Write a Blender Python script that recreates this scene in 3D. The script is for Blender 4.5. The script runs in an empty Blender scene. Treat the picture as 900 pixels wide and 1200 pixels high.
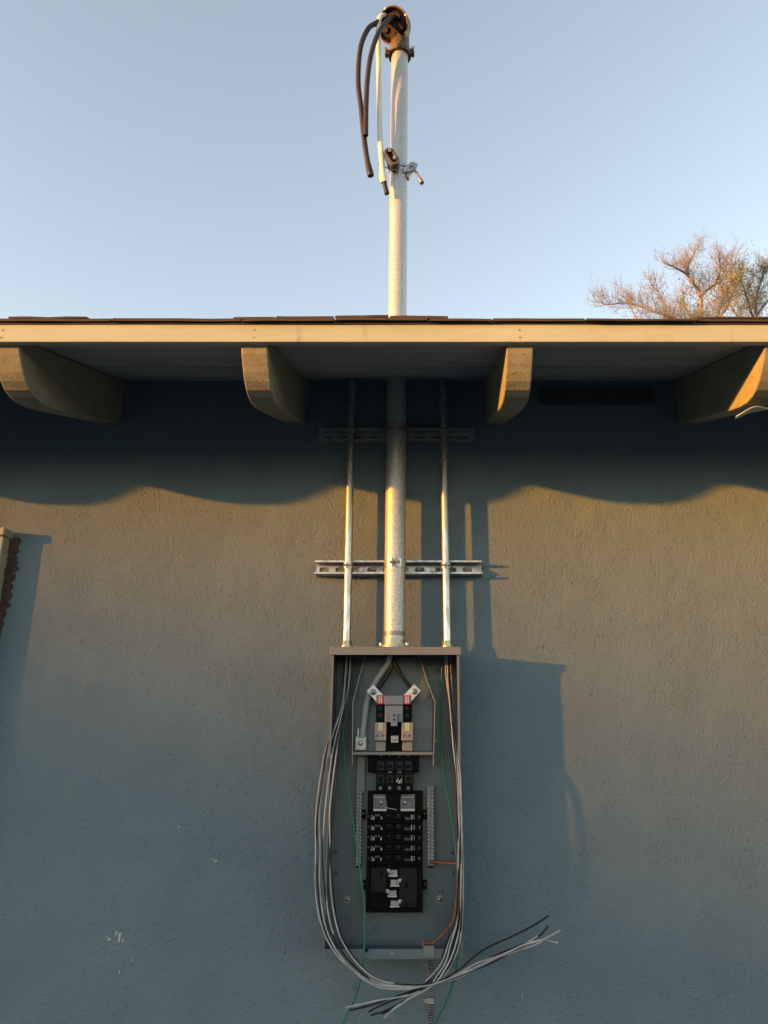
import bpy, math, random
from mathutils import Vector, Matrix, noise
random.seed(7)
sc = bpy.context.scene
col = sc.collection
R = math.radians

# ------------------------------------------------------------------ camera
F, CX, CY, PITCH, D, CAMZ = 942.0, 493.0, 600.0, math.atan(.316), 2.35, 1.5
cam = bpy.data.cameras.new('camera'); camo = bpy.data.objects.new('camera', cam); col.objects.link(camo)
camo.location = (0, -D, CAMZ); camo.rotation_euler = (math.pi/2 + PITCH, 0, 0)
cam.sensor_width = 36; cam.sensor_fit = 'AUTO'; cam.lens = F/1200*36
cam.shift_x = -(CX-450)/1200; cam.clip_end = 2000; cam.clip_start = .02
sc.camera = camo

# ------------------------------------------------------------------ sky and sun
TAN_AZ, SUN_EL = 2.0, R(4.75)
az = math.atan(TAN_AZ)                      # to the left of the wall's outward normal (-y)
sund = Vector((-math.sin(az)*math.cos(SUN_EL), -math.cos(az)*math.cos(SUN_EL), math.sin(SUN_EL)))
w = bpy.data.worlds.new('World'); sc.world = w; w.use_nodes = True
nt = w.node_tree; bg = nt.nodes['Background']
sky = nt.nodes.new('ShaderNodeTexSky'); sky.sky_type = 'NISHITA'; sky.sun_disc = False
sky.sun_elevation = SUN_EL; sky.sun_rotation = math.atan2(sund.x, sund.y)
sky.air_density = .6; sky.dust_density = .2; sky.ozone_density = .7; sky.altitude = 0
wbn = nt.nodes.new('ShaderNodeMix'); wbn.data_type = 'RGBA'; wbn.blend_type = 'MULTIPLY'; wbn.inputs[0].default_value = 1
wbn.inputs[7].default_value = (1.33, .99, .75, 1)      # even tint over the whole sky (camera white balance)
nt.links.new(sky.outputs[0], wbn.inputs[6]); nt.links.new(wbn.outputs[2], bg.inputs[0]); bg.inputs[1].default_value = .15
sl = bpy.data.lights.new('sun', 'SUN'); so = bpy.data.objects.new('sun', sl); col.objects.link(so)
sl.energy = 3.1; sl.angle = R(1.1); sl.color = (1, .355, .03)
so.rotation_euler = sund.to_track_quat('Z', 'Y').to_euler(); so.location = sund*30
sc.view_settings.view_transform = 'Standard'; sc.view_settings.look = 'None'
sc.view_settings.exposure = 2.6; sc.view_settings.gamma = 1

# ------------------------------------------------------------------ helpers
cp, sp_ = math.cos(PITCH), math.sin(PITCH)
def P(px, py, u):
    """point at distance u in front of the wall that the photograph shows at (px, py)"""
    a, b = (px-CX)/F, (CY-py)/F
    fy, fz = cp - b*sp_, sp_ + b*cp
    t = (D-u)/fy
    return Vector((a*t, -u, CAMZ + fz*t))

WORLD = {}
class MB:
    def __init__(s): s.v = []; s.f = []; s.sm = []
    def add(s, vs, fs, smooth=False):
        n = len(s.v); s.v += [Vector(v) for v in vs]
        for f in fs: s.f.append([n+i for i in f]); s.sm.append(smooth)
        return s
    def box(s, a, b, M=None):
        x0, y0, z0 = a; x1, y1, z1 = b
        vs = [Vector(p) for p in ((x0,y0,z0),(x1,y0,z0),(x1,y1,z0),(x0,y1,z0),(x0,y0,z1),(x1,y0,z1),(x1,y1,z1),(x0,y1,z1))]
        if M is not None: vs = [M @ v for v in vs]
        return s.add(vs, [(0,3,2,1),(4,5,6,7),(0,1,5,4),(1,2,6,5),(2,3,7,6),(3,0,4,7)])
    def cyl(s, p0, p1, r0, r1=None, n=16, caps=True):
        r1 = r0 if r1 is None else r1
        p0, p1 = Vector(p0), Vector(p1); q = (p1-p0).to_track_quat('Z', 'Y')
        vs = []
        for p, r in ((p0, r0), (p1, r1)):
            for i in range(n):
                a = 2*math.pi*i/n; vs.append(p + q @ Vector((math.cos(a)*r, math.sin(a)*r, 0)))
        s.add(vs, [(i, (i+1) % n, n+(i+1) % n, n+i) for i in range(n)], True)
        if caps: s.add(vs, [tuple(range(n))[::-1], tuple(range(n, 2*n))])
        return s
    def tube(s, pts, r, n=8, caps=True):
        pts = [Vector(p) for p in pts]
        rr = r if isinstance(r, (list, tuple)) else [r]*len(pts)
        vs = []; q = None
        for k, p in enumerate(pts):
            t = (pts[min(k+1, len(pts)-1)] - pts[max(k-1, 0)])
            if t.length < 1e-9: t = Vector((0, 0, 1))
            t.normalize()
            if q is None: q = t.to_track_quat('Z', 'Y'); last = t
            else: q = last.rotation_difference(t) @ q; last = t
            for i in range(n):
                a = 2*math.pi*i/n; vs.append(p + q @ Vector((math.cos(a)*rr[k], math.sin(a)*rr[k], 0)))
        fs = []
        for k in range(len(pts)-1):
            for i in range(n): fs.append((k*n+i, k*n+(i+1) % n, (k+1)*n+(i+1) % n, (k+1)*n+i))
        s.add(vs, fs, True)
        if caps: s.add(vs, [tuple(range(n))[::-1], tuple(range(len(vs)-n, len(vs)))])
        return s
    def lathe(s, prof, M, n=20):
        """prof: list of (r, z), around M's z axis"""
        vs = [M @ Vector((math.cos(2*math.pi*i/n)*r, math.sin(2*math.pi*i/n)*r, z)) for r, z in prof for i in range(n)]
        fs = [(k*n+i, k*n+(i+1) % n, (k+1)*n+(i+1) % n, (k+1)*n+i) for k in range(len(prof)-1) for i in range(n)]
        return s.add(vs, fs, True)
    def prism(s, poly, vec):
        poly = [Vector(p) for p in poly]; vec = Vector(vec); n = len(poly)
        vs = poly + [p+vec for p in poly]
        fs = [tuple(range(n))[::-1], tuple(range(n, 2*n))] + [(i, (i+1) % n, n+(i+1) % n, n+i) for i in range(n)]
        return s.add(vs, fs)
    def build(s, name, mat, parent=None, bevel=0, kind=None, origin=None, shade=None):
        if origin is None:
            lo = Vector([min(v[i] for v in s.v) for i in range(3)]); hi = Vector([max(v[i] for v in s.v) for i in range(3)])
            origin = (lo+hi)/2
            if parent is None: origin.z = lo.z
        me = bpy.data.meshes.new(name)
        me.from_pydata([v-origin for v in s.v], [], s.f)
        me.polygons.foreach_set('use_smooth', s.sm if shade is None else [shade]*len(s.f))
        me.materials.append(mat); me.update()
        o = bpy.data.objects.new(name, me); col.objects.link(o)
        po = WORLD.get(parent.name, Vector()) if parent else Vector()
        o.location = origin - po; WORLD[o.name] = origin
        if parent: o.parent = parent
        if bevel:
            b = o.modifiers.new('bevel', 'BEVEL'); b.width = bevel; b.segments = 2; b.limit_method = 'ANGLE'; b.angle_limit = R(40)
        if kind: o['kind'] = kind
        return o

def fixnormals(o):
    import bmesh
    bm = bmesh.new(); bm.from_mesh(o.data); bmesh.ops.recalc_face_normals(bm, faces=bm.faces); bm.to_mesh(o.data); bm.free()
    return o
def empty(name, loc, label, cat, group=None):
    o = bpy.data.objects.new(name, None); col.objects.link(o); o.location = loc; o.empty_display_size = .1
    WORLD[o.name] = Vector(loc); return tag(o, label, cat, group)
def tag(o, label, cat, group=None):
    o['label'] = label; o['category'] = cat
    if group: o['group'] = group
    return o
def spline(pts, n=8):
    """Catmull-Rom through pts (Vectors)"""
    pts = [Vector(p) for p in pts]; q = [2*pts[0]-pts[1]] + pts + [2*pts[-1]-pts[-2]]; out = []
    for i in range(1, len(q)-2):
        for k in range(n):
            t = k/n; a, b, c, d = q[i-1], q[i], q[i+1], q[i+2]
            out.append(.5*((2*b) + (c-a)*t + (2*a-5*b+4*c-d)*t*t + (3*b-a-3*c+d)*t**3))
    out.append(pts[-1]); return out
def dup(o, loc, parent):
    c = o.copy(); col.objects.link(c); c.parent = parent
    c.location = Vector(loc) - (WORLD.get(parent.name, Vector()) if parent else Vector()); WORLD[c.name] = Vector(loc)
    return c

# ------------------------------------------------------------------ materials
def mat(name, c, rough=.6, metal=0., c2=None, scale=30., bump=0., bscale=80., rvar=0., detail=6., lo=.35, hi=.65, spec=.5, stretch=None, trans=0., alpha=1.):
    m = bpy.data.materials.new(name); m.use_nodes = True; t = m.node_tree; N, L = t.nodes, t.links
    b = N['Principled BSDF']; b.inputs['Roughness'].default_value = rough; b.inputs['Metallic'].default_value = metal
    b.inputs['Base Color'].default_value = (*c, 1); b.inputs['Specular IOR Level'].default_value = spec
    if trans: b.inputs['Transmission Weight'].default_value = trans
    if alpha < 1: b.inputs['Alpha'].default_value = alpha
    g = N.new('ShaderNodeNewGeometry'); src = g.outputs['Position']
    if stretch:
        mp = N.new('ShaderNodeMapping'); mp.inputs['Scale'].default_value = stretch; L.new(src, mp.inputs[0]); src = mp.outputs[0]
    if c2 is not None or rvar:
        n = N.new('ShaderNodeTexNoise'); n.inputs['Scale'].default_value = scale; n.inputs['Detail'].default_value = detail
        L.new(src, n.inputs['Vector'])
        r = N.new('ShaderNodeMapRange'); r.inputs[1].default_value = lo; r.inputs[2].default_value = hi; L.new(n.outputs[0], r.inputs[0])
        if c2 is not None:
            x = N.new('ShaderNodeMix'); x.data_type = 'RGBA'; x.inputs[6].default_value = (*c, 1); x.inputs[7].default_value = (*c2, 1)
            L.new(r.outputs[0], x.inputs[0]); L.new(x.outputs[2], b.inputs['Base Color'])
        if rvar:
            q = N.new('ShaderNodeMapRange'); q.inputs[3].default_value = rough-rvar; q.inputs[4].default_value = rough+rvar
            L.new(r.outputs[0], q.inputs[0]); L.new(q.outputs[0], b.inputs['Roughness'])
    if bump:
        n2 = N.new('ShaderNodeTexNoise'); n2.inputs['Scale'].default_value = bscale; n2.inputs['Detail'].default_value = 5
        L.new(src, n2.inputs['Vector'])
        bp = N.new('ShaderNodeBump'); bp.inputs['Strength'].default_value = 1; bp.inputs['Distance'].default_value = bump
        L.new(n2.outputs[0], bp.inputs['Height']); L.new(bp.outputs[0], b.inputs['Normal'])
    return m

def stucco_mat():
    m = bpy.data.materials.new('painted stucco'); m.use_nodes = True; t = m.node_tree; N, L = t.nodes, t.links
    b = N['Principled BSDF']; b.inputs['Roughness'].default_value = .62; b.inputs['Specular IOR Level'].default_value = .35
    g = N.new('ShaderNodeNewGeometry'); src = g.outputs['Position']
    def nz(s, d=4, rough=.55, dist=0):
        n = N.new('ShaderNodeTexNoise'); n.inputs['Scale'].default_value = s; n.inputs['Detail'].default_value = d
        n.inputs['Roughness'].default_value = rough; n.inputs['Distortion'].default_value = dist; L.new(src, n.inputs['Vector']); return n.outputs[0]
    def mr(o, a, bb, c=0., d=1.):
        r = N.new('ShaderNodeMapRange'); r.interpolation_type = 'SMOOTHSTEP'
        for i, v in enumerate((a, bb, c, d)): r.inputs[i+1].default_value = v
        L.new(o, r.inputs[0]); return r.outputs[0]
    def mix(f, c1, c2):
        x = N.new('ShaderNodeMix'); x.data_type = 'RGBA'; L.new(f, x.inputs[0])
        for i, c in ((6, c1), (7, c2)):
            if isinstance(c, tuple): x.inputs[i].default_value = (*c, 1)
            else: L.new(c, x.inputs[i])
        return x.outputs[2]
    def mth(op, a, bb):
        x = N.new('ShaderNodeMath'); x.operation = op
        for i, v in enumerate((a, bb)):
            if isinstance(v, (int, float)): x.inputs[i].default_value = v
            else: L.new(v, x.inputs[i])
        return x.outputs[0]
    base = mix(mr(nz(2.2, 5), .35, .65), (.088, .133, .163), (.095, .141, .171))
    base = mix(mr(nz(60, 5, .65), .6, .78), base, (.06, .085, .105))
    base = mix(mr(nz(9, 6, .7), .68, .8), base, (.088, .105, .12))
    L.new(base, b.inputs['Base Color'])
    # trowel relief: lumps, pits and fine grit, stronger in some patches than in others
    lump = nz(130, 5, .66)
    vo = N.new('ShaderNodeTexVoronoi'); vo.inputs['Scale'].default_value = 95; vo.inputs['Randomness'].default_value = 1; L.new(src, vo.inputs['Vector'])
    pit = mth('MULTIPLY', mr(vo.outputs['Distance'], .12, .36, 1., 0.), mr(nz(38, 2), .46, .60))
    patch = mr(nz(5.5, 3), .38, .62, .7, 1.)
    h = mth('ADD', mth('MULTIPLY', lump, .75), mth('MULTIPLY', nz(300, 3), .3))
    h = mth('SUBTRACT', h, mth('MULTIPLY', pit, .34))
    h = mth('MULTIPLY', h, patch)
    h = mth('ADD', h, mth('MULTIPLY', nz(11, 3), .7))
    bp = N.new('ShaderNodeBump'); bp.inputs['Strength'].default_value = 1; bp.inputs['Distance'].default_value = .0070
    L.new(h, bp.inputs['Height']); L.new(bp.outputs[0], b.inputs['Normal'])
    return m

M = dict(
 stucco=stucco_mat(),
 cream=mat('cream fascia paint', (.25, .30, .25), .55, c2=(.215, .25, .195), scale=7, bump=.0012, bscale=60, stretch=(.4, 1, 3)),
 rafter=mat('weathered tan rafter paint', (.18, .195, .155), .75, c2=(.14, .15, .12), scale=22, bump=.0011, bscale=260, stretch=(1, .5, 1.6)),
 deck=mat('painted roof boards', (.24, .28, .33), .7, c2=(.18, .21, .25), scale=10, bump=.001, bscale=80, stretch=(.3, 1, 1)),
 shingle=mat('asphalt shingle', (.02, .017, .015), .95, c2=(.042, .033, .028), scale=320, bump=.0015, bscale=500),
 drip=mat('brown drip edge', (.024, .013, .011), .5, c2=(.04, .022, .017), scale=20),
 vent=mat('soot dark vent screen', (.035, .045, .05), .9),
 galv=mat('galvanized steel', (.40, .41, .42), .4, .8, c2=(.28, .29, .3), scale=55, rvar=.1, bump=.0004, bscale=260),
 mast=mat('galvanized mast', (.41, .42, .43), .46, .6, c2=(.31, .32, .325), scale=170, rvar=.08, bump=.0004, bscale=300, lo=.4, hi=.62),
 emt=mat('bright conduit steel', (.46, .47, .48), .32, .85, c2=(.33, .34, .34), scale=60, rvar=.08, stretch=(1, 1, .4)),
 zinc=mat('zinc plated', (.36, .36, .31), .4, .8, c2=(.2, .2, .14), scale=70),
 steel_dark=mat('dull bolt steel', (.3, .29, .28), .4, .9),
 enclosure=mat('grey enclosure paint', (.052, .078, .096), .45, c2=(.062, .088, .106), scale=9, rvar=.05, bump=.0002, bscale=300),
 hood=mat('grey hood paint', (.115, .125, .125), .45, c2=(.1, .11, .112), scale=12),
 black=mat('black moulded plastic', (.0012, .0012, .0015), .5, c2=(.003, .003, .0035), scale=60, spec=.06),
 blackmatt=mat('black phenolic', (.003, .003, .0033), .6, spec=.08),
 ridge=mat('dark ridge plastic', (.006, .0064, .007), .4, c2=(.003, .003, .0035), scale=50, spec=.16),
 alu=mat('aluminium lug', (.42, .43, .43), .42, .7, c2=(.34, .34, .34), scale=80),
 tin=mat('tin plated bus', (.26, .27, .28), .4, .8, c2=(.16, .17, .18), scale=60),
 red=mat('red plastic cap', (.33, .012, .016), .4),
 bluegrey=mat('blue grey plastic', (.085, .125, .175), .45, c2=(.075, .11, .155), scale=30),
 smoke=mat('smoky translucent plastic', (.17, .145, .125), .3, c2=(.13, .11, .095), scale=60, spec=.6),
 brass=mat('brass stab', (.42, .36, .2), .4, .5),
 strap=mat('grey bus strap', (.11, .12, .12), .45, .2),
 white_wire=mat('white wire jacket', (.30, .32, .33), .5, c2=(.21, .225, .235), scale=30),
 grey_cable=mat('grey cable jacket', (.24, .25, .26), .5, c2=(.2, .21, .22), scale=30),
 black_wire=mat('black wire jacket', (.0045, .0045, .005), .42, spec=.25),
 service_black=mat('black service cable jacket', (.009, .007, .0065), .5, c2=(.016, .012, .010), scale=40, spec=.3),
 service_white=mat('white service cable jacket', (.5, .5, .47), .5, c2=(.42, .42, .4), scale=20),
 green_wire=mat('green wire jacket', (.003, .11, .07), .45, spec=.3),
 copper=mat('bare copper strand', (.30, .13, .085), .45, .5, c2=(.09, .04, .03), scale=200),
 castbrass=mat('weathered cast alloy', (.10, .075, .045), .5, .25, c2=(.04, .028, .018), scale=60, bump=.0015, bscale=120),
 headdark=mat('brown insulating disc', (.004, .003, .003), .6, c2=(.011, .007, .005), spec=.15, scale=60, bump=.002, bscale=90),
 porcelain=mat('clear amber insulator', (.09, .085, .055), .35, .4, c2=(.06, .055, .04), scale=40),
 trim=mat('cream window trim paint', (.28, .27, .21), .55, c2=(.22, .21, .16), scale=20, bump=.001, bscale=60),
 glass=mat('dark window glass', (.03, .035, .04), .08, spec=.8),
 foam=mat('rust brown dried adhesive', (.022, .011, .008), .9, c2=(.05, .032, .027), scale=90, bump=.006, bscale=90),
 sleeve=mat('dull sleeve steel', (.2, .215, .23), .5, .6, c2=(.14, .155, .17), scale=40),
 buslug=mat('dull bus lug', (.10, .11, .12), .4, .6, c2=(.05, .056, .06), scale=60),
 edge=mat('bare sheared edge', (.26, .27, .27), .45, .4),
 spatter=mat('pale primer spatter', (.3, .33, .33), .7),
 bark=mat('pinkish brown bark', (.17, .15, .125), .8, c2=(.12, .105, .085), scale=20, bump=.01, bscale=30),
 leaf=mat('yellow green leaf', (.17, .21, .03), .55, c2=(.26, .2, .03), scale=3),
 ground=mat('pale gravel yard', (.11, .125, .125), .95, c2=(.14, .15, .15), scale=1.5, bump=.03, bscale=8),
 shade_ridgem=mat('scrub covered hill', (.05, .055, .03), .95, c2=(.08, .07, .04), scale=.3, bump=.5, bscale=.5),
 roofback=mat('asphalt shingle field', (.08, .05, .04), .9, c2=(.13, .085, .06), scale=150),
)

def overlay(m, c, scale, lo, hi, stretch=(1, 1, 1), amt=1., wave=False):
    """mix a second colour over a material where a stretched noise is high (stains, grain, cracks)"""
    t = m.node_tree; N, L = t.nodes, t.links; b = N['Principled BSDF']; old = b.inputs['Base Color'].links[0].from_socket
    g = N.new('ShaderNodeNewGeometry'); mp = N.new('ShaderNodeMapping'); mp.inputs['Scale'].default_value = stretch
    n = N.new('ShaderNodeTexNoise'); n.inputs['Scale'].default_value = scale; n.inputs['Detail'].default_value = 5; n.inputs['Roughness'].default_value = .6
    L.new(g.outputs['Position'], mp.inputs[0]); L.new(mp.outputs[0], n.inputs['Vector']); src = n.outputs[0]
    if wave:
        s1 = N.new('ShaderNodeMath'); s1.operation = 'SUBTRACT'; s1.inputs[1].default_value = .5; L.new(src, s1.inputs[0])
        s2 = N.new('ShaderNodeMath'); s2.operation = 'ABSOLUTE'; L.new(s1.outputs[0], s2.inputs[0])
        s3 = N.new('ShaderNodeMath'); s3.operation = 'SUBTRACT'; s3.inputs[0].default_value = 1; L.new(s2.outputs[0], s3.inputs[1]); src = s3.outputs[0]
    r = N.new('ShaderNodeMapRange'); r.inputs[1].default_value = lo; r.inputs[2].default_value = hi; r.inputs[4].default_value = amt; L.new(src, r.inputs[0])
    x = N.new('ShaderNodeMix'); x.data_type = 'RGBA'; x.inputs[7].default_value = (*c, 1)
    L.new(old, x.inputs[6]); L.new(r.outputs[0], x.inputs[0]); L.new(x.outputs[2], b.inputs['Base Color'])
overlay(M['cream'], (.09, .065, .035), 16, .64, .74, (1.2, 1, .25), .8)
overlay(M['cream'], (.12, .10, .07), 90, .70, .78, (1, 1, 1), .8)
overlay(M['rafter'], (.06, .055, .04), 45, .60, .72, (1.4, .25, 3.2), .8)
overlay(M['rafter'], (.22, .21, .17), 70, .68, .74, (1, .6, 1), .5)
overlay(M['stucco'], (.10, .105, .10), 6, .64, .8, (1, 1, .35), .6)
overlay(M['stucco'], (.035, .045, .05), 70, .72, .77, (1, 1, .6), .35)
overlay(M['enclosure'], (.10, .11, .11), 70, .68, .76, (1, 1, .5), .6)
overlay(M['mast'], (.16, .155, .15), 75, .68, .76, (1, 1, .7), .6)
overlay(M['emt'], (.16, .15, .13), 80, .68, .76, (1, 1, .5), .7)
# ------------------------------------------------------------------ ground and added shade ridge
g = MB(); g.add([(-600,-600,0),(600,-600,0),(600,600,0),(-600,600,0)], [(0,1,2,3)])
g.build('ground', M['ground'], kind='structure', origin=Vector((0,0,0)))
# unseen ridge added towards the setting sun, crest shaped to dim the wall's foot
RID = 80.0
side = Vector((0,0,1)).cross(sund); side.z = 0; side.normalize()      # horizontal, across the sun direction
fwd = Vector((sund.x, sund.y, 0)).normalized()
RIDGE_H = CAMZ + .38 + RID*math.tan(SUN_EL)
h_ = MB(); vs = []; nx, ny = 700, 14
for j in range(ny):
    t = j/(ny-1)
    for i in range(nx):
        s_ = (i/(nx-1)-.5)*260
        crest = RIDGE_H - .8*math.tanh(s_/1.5) + 1.2*noise.noise(Vector((s_*.05, 3, 1)))*min(1, max(0, abs(s_)-6)/20)
        prof = math.sin(math.pi*min(1, max(0, t)))**1.3
        p = fwd*(RID-35+70*t) + side*s_; z = crest*prof*(1-max(0, (abs(s_)-90)/40)**2) if abs(s_) < 130 else 0
        vs.append((p.x, p.y, max(z, -.1)-.02))
h_.add(vs, [(j*nx+i, j*nx+i+1, (j+1)*nx+i+1, (j+1)*nx+i) for j in range(ny-1) for i in range(nx-1)], True)
h_.build('shade_ridge', M['shade_ridgem'], kind='structure')

# ------------------------------------------------------------------ house
OV, ZD0, SL = .65, CAMZ+1.185, .333       # eave overhang, underside of roof boards at the wall, slope
XL, XR = -4.2, 4.2
def zd(u): return ZD0 - SL*u
house = empty('house', (0, 0, 0), 'single storey house with blue grey stucco wall and cream open eave', 'house')
wall = MB().box((XL, 0, 0), (XR, .2, ZD0+.005)).build('wall', M['stucco'], house)
back = MB().box((XL, 7.0, 0), (XR, 7.2, ZD0+.005)).box((XL, .2, 0), (XL+.2, 7.0, ZD0+.005)).box((XR-.2, .2, 0), (XR, 7.0, ZD0+.005)).build('rear_wall', M['stucco'], house)
for x in (XL, XR-.2):
    fixnormals(MB().prism([(x, .003, ZD0+.006), (x, 7.197, ZD0+.006), (x, 3.6, ZD0+3.6*SL-.01)], (.2, 0, 0)).build('gable_wall', M['stucco'], house))
RX = [-4.02, -3.4, -2.79, -2.18, -1.585, P(23-16, 404, OV).x, P(298, 404, OV).x, P(609.5, 404, OV).x, P(912, 404, OV).x, 1.45, 2.06, 2.67, 3.28, 3.89]
RXN = RX[4:12]; RW, RD = .0635, .153
prof = [(0.0, zd(0))] + [(u, zd(u)-d) for u, d in ((OV, 0), (OV, .016), (.640, .036), (.626, .058), (.611, .079), (.593, .100), (.570, .120), (.542, .135), (.508, .146), (.465, .152), (.40, .154), (0.0, .148))]
first = None
for x in RX:
    if first is None:
        mb = MB().prism([(x-RW/2, -u, z-.001) for u, z in prof], (RW, 0, 0))
        first = fixnormals(mb.build('rafter', M['rafter'], house, bevel=.003)); o0 = WORLD[first.name].copy()
    else:
        dup(first, o0+Vector((x-RX[0], 0, 0)), house)
# roof boards under the eave, parallel to the wall
bw = .134; n_b = 5; n = Vector((0, SL, 1)).normalized()
for k in range(n_b):
    u1 = OV - k*bw; u0 = max(u1-bw+.005, .0)
    a, b = .001+.0015*random.random(), .019
    MB().prism([(XL, -u1, zd(u1)+a), (XL, -u0, zd(u0)+a), (XL, -u0, zd(u0)+b), (XL, -u1, zd(u1)+b)], (XR-XL, 0, 0)).build('roof_board', M['deck'], house, bevel=.0025)
# sheathing over all
zs = .0195
MB().prism([(XL, -OV, zd(OV)+zs), (XL, 3.6, zd(-3.6)+zs), (XL, 7.85, zd(OV)+zs), (XL, 7.85, zd(OV)+zs+.012), (XL, 3.6, zd(-3.6)+zs+.014), (XL, -OV, zd(OV)+zs+.012)], (XR-XL, 0, 0)).build('roof_sheathing', M['deck'], house)
# fascia with slightly wandering lower edge
FT, FB = P(450, 380, OV+.02).z, P(450, 400.5, OV+.02).z
segs = [(XL, XR)]
for xa, xb in segs:
    m_ = MB().box((xa, -OV-.020, FB), (xb, -OV-.0005, FT))
    m_.build('fascia_board', M['cream'], house, bevel=.002)
for i, x in enumerate(RXN):
    for dz in (.011, .031):
        c = Vector((x+.004*math.sin(i*3+dz*90), -OV-.0201, FB+dz)); MB().cyl(c+Vector((0, .002, 0)), c-Vector((0, .0006, 0)), .0032, n=10).build('nail_head', M['rafter'], bpy.data.objects['fascia_board'])
# drip edge and shingles
m_ = MB(); N_ = 220; vs = []
for i in range(N_+1):
    x = XL + (XR-XL)*i/N_; dz = .0012*noise.noise(Vector((x*2.3, 0, 0)))
    vs += [(x, -OV-.024, FT-.001+dz), (x, -OV-.0245, FT+.010), (x, -OV-.0005, FT+.0115), (x, -OV-.0005, FT-.0005)]
m_.add(vs, [(4*i+a, 4*(i+1)+a, 4*(i+1)+(a+1) % 4, 4*i+(a+1) % 4) for i in range(N_) for a in range(4)])
fixnormals(m_.build('drip_edge', M['drip'], house))
zr = max(FT+.012, zd(OV)+zs+.0125) - zd(OV)           # shingle bottom above deck line
tabs = []
for row in range(2):
    x = XL - (.1 if row else .0)
    while x < XR:
        wdt = random.choice([.15, .2, .26, .305, .22]) if row == 0 else random.uniform(.09, .2); 
        tk = (.0045 if row == 0 else .004)+random.random()*.0025
        uf = OV+.034 - row*.008 + random.uniform(-.003, .004); ub = OV-.10
        lift = random.uniform(0, .0035) if random.random() < .35 else 0
        zb = zr + row*.0085
        if row == 1 and random.random() < .5: x += wdt; continue
        mb = MB(); xa, xb = max(x, XL), min(x+wdt-.004, XR)
        if xb-xa > .02:
            ns = 4; poly = []
            for i in range(ns+1):
                xx = xa+(xb-xa)*i/ns; j = random.uniform(-.0015, .0015)
                poly.append((xx, -uf+j, zd(uf)+zb+lift+random.uniform(0, .0008), -ub, zd(ub)+zb))
            vs = []
            for xx, yf, zf, yb, z2 in poly: vs += [(xx, yf, zf), (xx, yf, zf+tk), (xx, yb, z2+tk), (xx, yb, z2)]
            mb.add(vs, [(4*i+a, 4*(i+1)+a, 4*(i+1)+(a+1) % 4, 4*i+(a+1) % 4) for i in range(ns) for a in range(4)] + [(0,1,2,3), (4*ns+3,4*ns+2,4*ns+1,4*ns)])
            fixnormals(mb.build('shingle', M['shingle'], house))
        x += wdt
m_ = MB()
for sgn in (0, 1):
    kk = 0; u = OV-.05
    while u > -3.58:
        u2 = u-.15
        ya, yb = (-u, -u2-.02) if not sgn else (7.2+u, 7.2+u2+.02)
        yb = min(yb, 3.62) if not sgn else max(yb, 3.58)
        m_.prism([(XL, ya, zd(u)+zr+.012), (XL, yb, zd(u2)+zr+.004), (XL, yb, zd(u2)+zr+.008), (XL, ya, zd(u)+zr+.017)], (XR-XL, 0, 0))
        u = u2
fixnormals(m_.build('shingle_courses', M['roofback'], house, kind='stuff'))
# dark vent between two rafters at the head of the wall
va, vb = P(634, 473, .012), P(766, 456, .012)
vr = MB().box((va.x, -.014, va.z), (vb.x, -.0005, vb.z)).build('eave_vent', M['vent'], house)
mb = MB()
for i in range(24):
    x = va.x+(vb.x-va.x)*(i+.5)/24; mb.cyl((x, -.016, va.z+.003), (x, -.016, vb.z-.003), .0008, n=5)
mb.build('vent_wire', M['steel_dark'], vr)
# small curved cream sliver under the right rafter tail
c = P(880, 481, OV-.14); fl = MB(); vs = []
for i in range(9):
    t = i/8-.5; ww = .014*(1-(2*t)**2)+.001
    vs += [c+Vector((t*.085, -ww+.01*t, .014*t*2+.004*math.cos(t*6))), c+Vector((t*.085, ww, .014*t*2-.003+.004*math.cos(t*6)))]
fl.add(vs + [v-Vector((0, 0, .0025)) for v in vs], [(2*i, 2*i+2, 2*i+3, 2*i+1) for i in range(8)] + [(18+2*i, 18+2*i+1, 18+2*i+3, 18+2*i+2) for i in range(8)] + [(2*i, 18+2*i, 18+2*i+2, 2*i+2) for i in range(8)] + [(2*i+1, 2*i+3, 18+2*i+3, 18+2*i+1) for i in range(8)])
fixnormals(fl.build('cream_sliver', M['cream'], [o for o in col.objects if o.name == 'rafter.008'][0]))
# window at the left edge
tr = P(4.5, 620, .055)
zt = tr.z; zb = zt-1.15; xr = tr.x; xl = xr-1.3
win = MB().box((xr-.09, -.050, zb), (xr, -.0005, zt-.02)).box((xl, -.050, zb), (xl+.09, -.0005, zt-.02)).box((xl+.0905, -.048, zt-.11), (xr-.0905, -.0005, zt-.02)).box((xl+.0905, -.048, zb), (xr-.0905, -.0005, zb+.09)).build('window', M['trim'], house, bevel=.003)
MB().box((xl-.012, -.06, zt-.0195), (xr+.004, -.0005, zt+.006)).build('head_trim', M['trim'], win, bevel=.003)
MB().box((xl+.09, -.03, zb+.09), (xr-.09, -.02, zt-.11)).build('pane', M['glass'], win)
mb = MB(); nz_, nu = 60, 8; vs = []
for i in range(nz_+1):
    t = i/nz_; z = zt-.012-t*.36
    wd = (.030*(1-t)**.5+.010)*(.65+.6*abs(noise.noise(Vector((t*13, 1, 2))))+.35*abs(noise.noise(Vector((t*40, 5, 2)))))
    for j in range(nu+1):
        s_ = j/nu; th = .012*math.sin(math.pi*min(1, s_*.5+.5))*(1+noise.noise(Vector((s_*5, t*40, 0))))
        vs.append((xr-.004+s_*wd, -.0008-max(0, th)*(1-s_), z))
mb.add(vs, [(i*(nu+1)+j, (i+1)*(nu+1)+j, (i+1)*(nu+1)+j+1, i*(nu+1)+j+1) for i in range(nz_) for j in range(nu)], True)
mb.build('dried_adhesive', M['foam'], win)
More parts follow.
